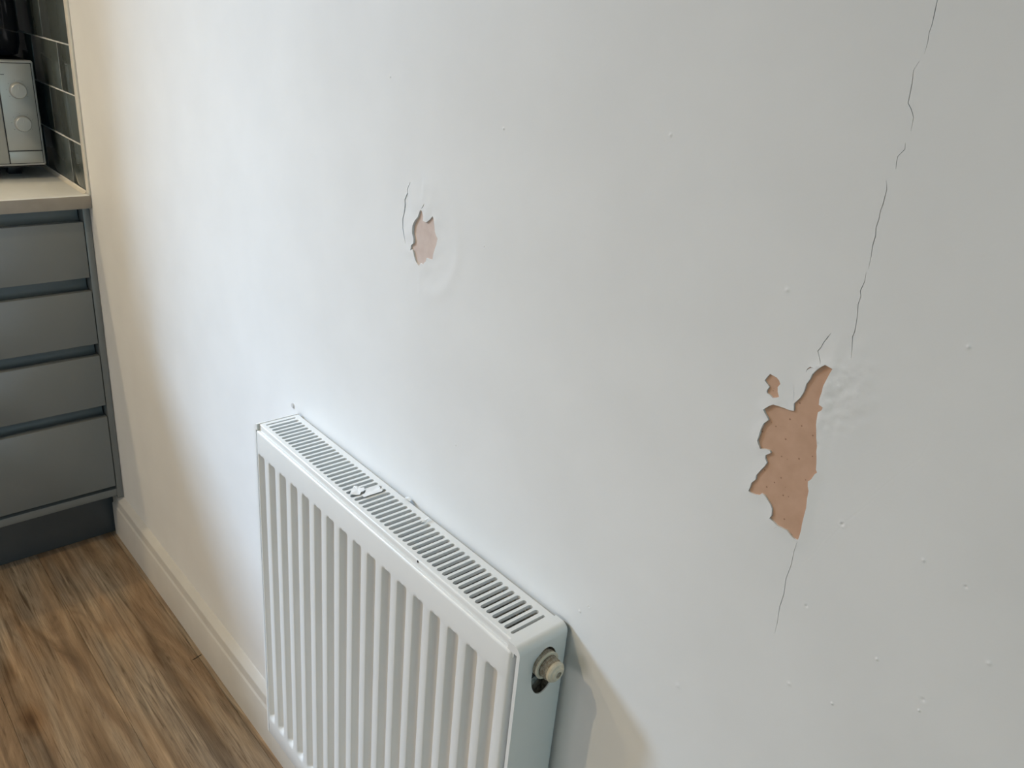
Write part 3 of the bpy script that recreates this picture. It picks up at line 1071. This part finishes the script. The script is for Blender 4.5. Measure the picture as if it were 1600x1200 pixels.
for j in range(len(zs) - 1):
    for i in range(nx - 1):
        F.append((j * nx + i, j * nx + i + 1, (j + 1) * nx + i + 1, (j + 1) * nx + i))
# close the panel to the back
border = [i for i in range(nx)] + [j * nx + nx - 1 for j in range(1, len(zs))] + [(len(zs) - 1) * nx + i for i in range(nx - 2, -1, -1)] + [j * nx for j in range(len(zs) - 2, 0, -1)]
nb = len(V)
for i in border:
    V.append((V[i][0], -0.0575, V[i][2]))
for k in range(len(border)):
    k2 = (k + 1) % len(border)
    F.append((border[k], border[k2], nb + k2, nb + k))
F.append(tuple(range(nb, nb + len(border))))
rmesh('front_panel', V, F, M_RAD, angle=42)

# gutter floor between the grille fold and the panel top
o = box('gutter', PX0 + 0.001 + RO.x, PX1 - 0.001 + RO.x, -0.0690, -0.0600, 0.7600 + RO.z, 0.7662 + RO.z, M_RAD, rad)
# corrugated convector fins behind the panel
V, F = [], []
nz = 46
for k in range(nz * 2 + 1):
    x = X0 + 0.012 + (X1 - X0 - 0.024) * k / (nz * 2)
    y = -0.0555 if k % 2 == 0 else -0.0145
    V += [(x, y, 0.205), (x, y, 0.7585)]
for k in range(nz * 2):
    F.append((2 * k, 2 * k + 2, 2 * k + 3, 2 * k + 1))
rmesh('convector_fins', V, F, M_FIN, smooth=False)
box('back_sheet', X0 + 0.004 + RO.x, X1 - 0.0030 + RO.x, -0.0110, -0.0095, 0.205 + RO.z, 0.760 + RO.z, M_FIN, rad)

# blanking plug in the oval cut-out
CY, CZ = -0.0350, 0.7440
pl = lathe_x('air_vent_plug', [(X1 - 0.016 + RO.x, 0.0001), (X1 - 0.016 + RO.x, 0.0135), (X1 - 0.0020 + RO.x, 0.0135), (X1 - 0.0010 + RO.x, 0.0150), (X1 + 0.0035 + RO.x, 0.0152), (X1 + 0.0045 + RO.x, 0.0138), (X1 + 0.0045 + RO.x, 0.0001)], CY, CZ + RO.z, M_PTFE, rad, 36)
pl['label'] = 'grubby plug in the oval cut-out of the radiator side'
th = [(X1 + 0.0040 + RO.x, 0.0001), (X1 + 0.0040 + RO.x, 0.0120)]
for k in range(5):
    xb = X1 + 0.0055 + k * 0.0018 + RO.x
    th += [(xb, 0.0120), (xb + 0.0009, 0.0109)]
th += [(X1 + 0.0150 + RO.x, 0.0115), (X1 + 0.0150 + RO.x, 0.0001)]
lathe_x('thread', th, CY, CZ + RO.z, M_PTFE, pl, 36)
lathe_x('collar_ring', [(X1 + 0.0040 + RO.x, 0.0125), (X1 + 0.0040 + RO.x, 0.0154), (X1 + 0.0056 + RO.x, 0.0156), (X1 + 0.0062 + RO.x, 0.0148), (X1 + 0.0062 + RO.x, 0.0125), (X1 + 0.0040 + RO.x, 0.0125)], CY, CZ + RO.z, M_CAP, pl, 36)
cap = lathe_x('cap', [(X1 + 0.0145 + RO.x, 0.0001), (X1 + 0.0145 + RO.x, 0.0106), (X1 + 0.0158 + RO.x, 0.0114), (X1 + 0.0182 + RO.x, 0.0114), (X1 + 0.0200 + RO.x, 0.0100), (X1 + 0.0206 + RO.x, 0.0078), (X1 + 0.0222 + RO.x, 0.0066), (X1 + 0.0226 + RO.x, 0.0050), (X1 + 0.0226 + RO.x, 0.0036), (X1 + 0.0185 + RO.x, 0.0034), (X1 + 0.0185 + RO.x, 0.0001)], CY, CZ + RO.z, M_CAP, pl, 36)
cap['label'] = 'cream plastic plug cap'
bm = bmesh.new()
bmesh.ops.create_cone(bm, cap_ends=True, segments=4, radius1=0.0026, radius2=0.0026, depth=0.0036, matrix=Matrix.Translation((X1 + 0.0200 + RO.x, CY, CZ + RO.z)) @ Matrix.Rotation(math.pi / 2, 4, 'Y'))
from_bm('square_key', bm, M_PTFE, pl)
# dark cavity seen below the plug
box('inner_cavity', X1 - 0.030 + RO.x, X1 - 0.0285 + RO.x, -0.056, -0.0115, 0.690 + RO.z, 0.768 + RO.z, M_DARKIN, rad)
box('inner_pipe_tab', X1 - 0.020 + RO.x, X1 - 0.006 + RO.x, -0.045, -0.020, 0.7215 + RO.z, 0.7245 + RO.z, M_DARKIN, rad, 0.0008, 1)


# chips in the enamel
def chip(pts, plane, val, label):
    """small dark irregular scale of bare metal; pts are 2D in the plane"""
    bm = bmesh.new()
    for dz in (0.0, 0.0005):
        ring = []
        for a, b in pts:
            v = (a, b, val + dz) if plane == 'z' else (a, val - dz, b)
            ring.append(bm.verts.new(Vector(v) + RO))
        bm.faces.new(ring)
        if dz:
            for i in range(len(pts)):
                j = (i + 1) % len(pts)
                bm.faces.new((prev[i], prev[j], ring[j], ring[i]))
        prev = ring
    o = from_bm('enamel_chip', bm, M_CHIP, rad)
    o['label'] = label


chip([(1.3470, 0.7736), (1.3485, 0.7726), (1.3500, 0.7738), (1.3492, 0.7756), (1.3478, 0.7758)], 'y', -0.06680, 'black chip on the grille fold')
chip([(1.5050, 0.7715), (1.5072, 0.7700), (1.5088, 0.7722), (1.5078, 0.7752), (1.5062, 0.7756)], 'y', -0.06695, 'black chip near the right end of the grille')


# ---------------------------------------------------------------- fallen paint flakes on the grille
def flake(outline, z0, lift, label, seed):
    rnd = random.Random(seed)
    cx = sum(p[0] for p in outline) / len(outline)
    cy = sum(p[1] for p in outline) / len(outline)
    bm = bmesh.new()
    T, B = [], []
    for x, y in outline:
        z = lift * rnd.random() + 0.0002
        T.append(bm.verts.new((x - cx, y - cy, z + 0.0006)))
        B.append(bm.verts.new((x - cx, y - cy, z)))
    ct = bm.verts.new((0, 0, lift * 0.3 + 0.0010))
    cb = bm.verts.new((0, 0, lift * 0.3 + 0.0002))
    n = len(outline)
    for i in range(n):
        j = (i + 1) % n
        bm.faces.new((T[i], T[j], ct))
        bm.faces.new((B[j], B[i], cb))
        bm.faces.new((T[i], B[i], B[j], T[j]))
    o = from_bm('paint_flake', bm, M_FLAKE)
    o.location = (cx, cy, z0)
    tag(o, label, 'paint flake', 'fallen paint flakes on the radiator')


flake([(1.1758, -0.0444), (1.1785, -0.0446), (1.18, -0.0422), (1.1835, -0.0425), (1.1871, -0.0364), (1.1914, -0.0383), (1.1946, -0.0419), (1.1948, -0.0457), (1.1978, -0.0495), (1.196, -0.053), (1.192, -0.0598), (1.1824, -0.0521), (1.1806, -0.0492)], ZC, 0.0016, 'ragged white paint flake at the front of the radiator grille', 1)
flake([(1.1935, -0.0374), (1.1914, -0.0285), (1.192, -0.0188), (1.1969, -0.0186), (1.2006, -0.0215), (1.2049, -0.0199), (1.2069, -0.0231), (1.2061, -0.0341), (1.2064, -0.0418), (1.2066, -0.0484), (1.2004, -0.0483), (1.1987, -0.0426)], ZC, 0.0012, 'larger white paint flake lying across the grille slots', 2)
flake([(1.2926, -0.0232), (1.2902, -0.0182), (1.2889, -0.0147), (1.2891, -0.009), (1.2913, -0.0111), (1.293, -0.0152), (1.2938, -0.0182), (1.2941, -0.0221)], ZC, 0.003, 'tiny curled white paint flake by the back of the grille', 3)
flake([(1.2355, -0.0071), (1.2345, -0.0045), (1.2375, -0.0027), (1.243, -0.0026), (1.2457, -0.0057), (1.2434, -0.0082), (1.2409, -0.0103)], ZC, 0.0035, 'small paint flake caught between grille and wall', 4)


# grey plug left in the wall just above the far end of the radiator
bm = bmesh.new()
bmesh.ops.create_cone(bm, cap_ends=True, segments=14, radius1=0.0048, radius2=0.0040, depth=0.006, matrix=Matrix.Rotation(math.pi / 2, 4, 'X'))
bmesh.ops.bevel(bm, geom=[e for e in bm.edges if all(v.co.y < 0 for v in e.verts)], offset=0.0008, segments=2, affect='EDGES')
o = from_bm('wall_plug', bm, M_PLUG, None, True, 35)
o.location = (0.9294, 0.0012, 0.7785)
tag(o, 'small grey plug in the wall above the far radiator end', 'wall plug')

# dark splinter lying on the floor against the skirting board
bm = bmesh.new()
pts = [(-0.0005, -0.0150), (0.0010, -0.0060), (0.0004, 0.0075), (-0.0008, 0.0070), (-0.0010, -0.0050)]
ra = [bm.verts.new((x, y, 0.0002)) for x, y in pts]
rb = [bm.verts.new((x * 0.6, y, 0.0016)) for x, y in pts]
bm.faces.new(ra)
bm.faces.new(rb)
for k in range(5):
    k2 = (k + 1) if k < 4 else 0
    bm.faces.new((ra[k], ra[k2], rb[k2], rb[k]))
o = from_bm('wood_splinter', bm, M_CHIP)
o.location = (0.5150, -0.0275, 0.0)
o.rotation_euler = (0, 0, math.radians(14))
tag(o, 'thin dark splinter on the floor against the skirting board', 'splinter')

# ---------------------------------------------------------------- recessed ceiling downlights
for k, (lx, ly, pw) in enumerate(DOWNLIGHTS):
    t = empty('ceiling_downlight', (lx, ly, RH))
    tag(t, ['recessed warm ceiling downlight above the worktop', 'recessed warm ceiling downlight in front of the radiator'][k], 'downlight', 'recessed ceiling downlights')
    bm = bmesh.new()
    pr = [(0.030, -0.0005), (0.046, -0.0005), (0.046, -0.004), (0.040, -0.006), (0.031, -0.003)]
    n = 32
    rr = [[bm.verts.new((r * math.cos(6.28319 * i / n), r * math.sin(6.28319 * i / n), z)) for i in range(n)] for r, z in pr]
    for q in range(len(pr)):
        a, b = rr[q], rr[(q + 1) % len(pr)]
        for i in range(n):
            bm.faces.new((a[i], a[(i + 1) % n], b[(i + 1) % n], b[i]))
    from_bm('rim', bm, M_BEZEL, t, True, 35)
    l = bpy.data.lights.new('downlight_bulb', 'SPOT')
    l.energy = pw
    l.color = WARM
    l.shadow_soft_size = 0.025
    l.spot_size = math.radians(143)
    l.spot_blend = 0.6
    lo = bpy.data.objects.new('downlight_bulb', l)
    COL.objects.link(lo)
    lo.parent = t
    lo.location = (0, 0, -0.012)
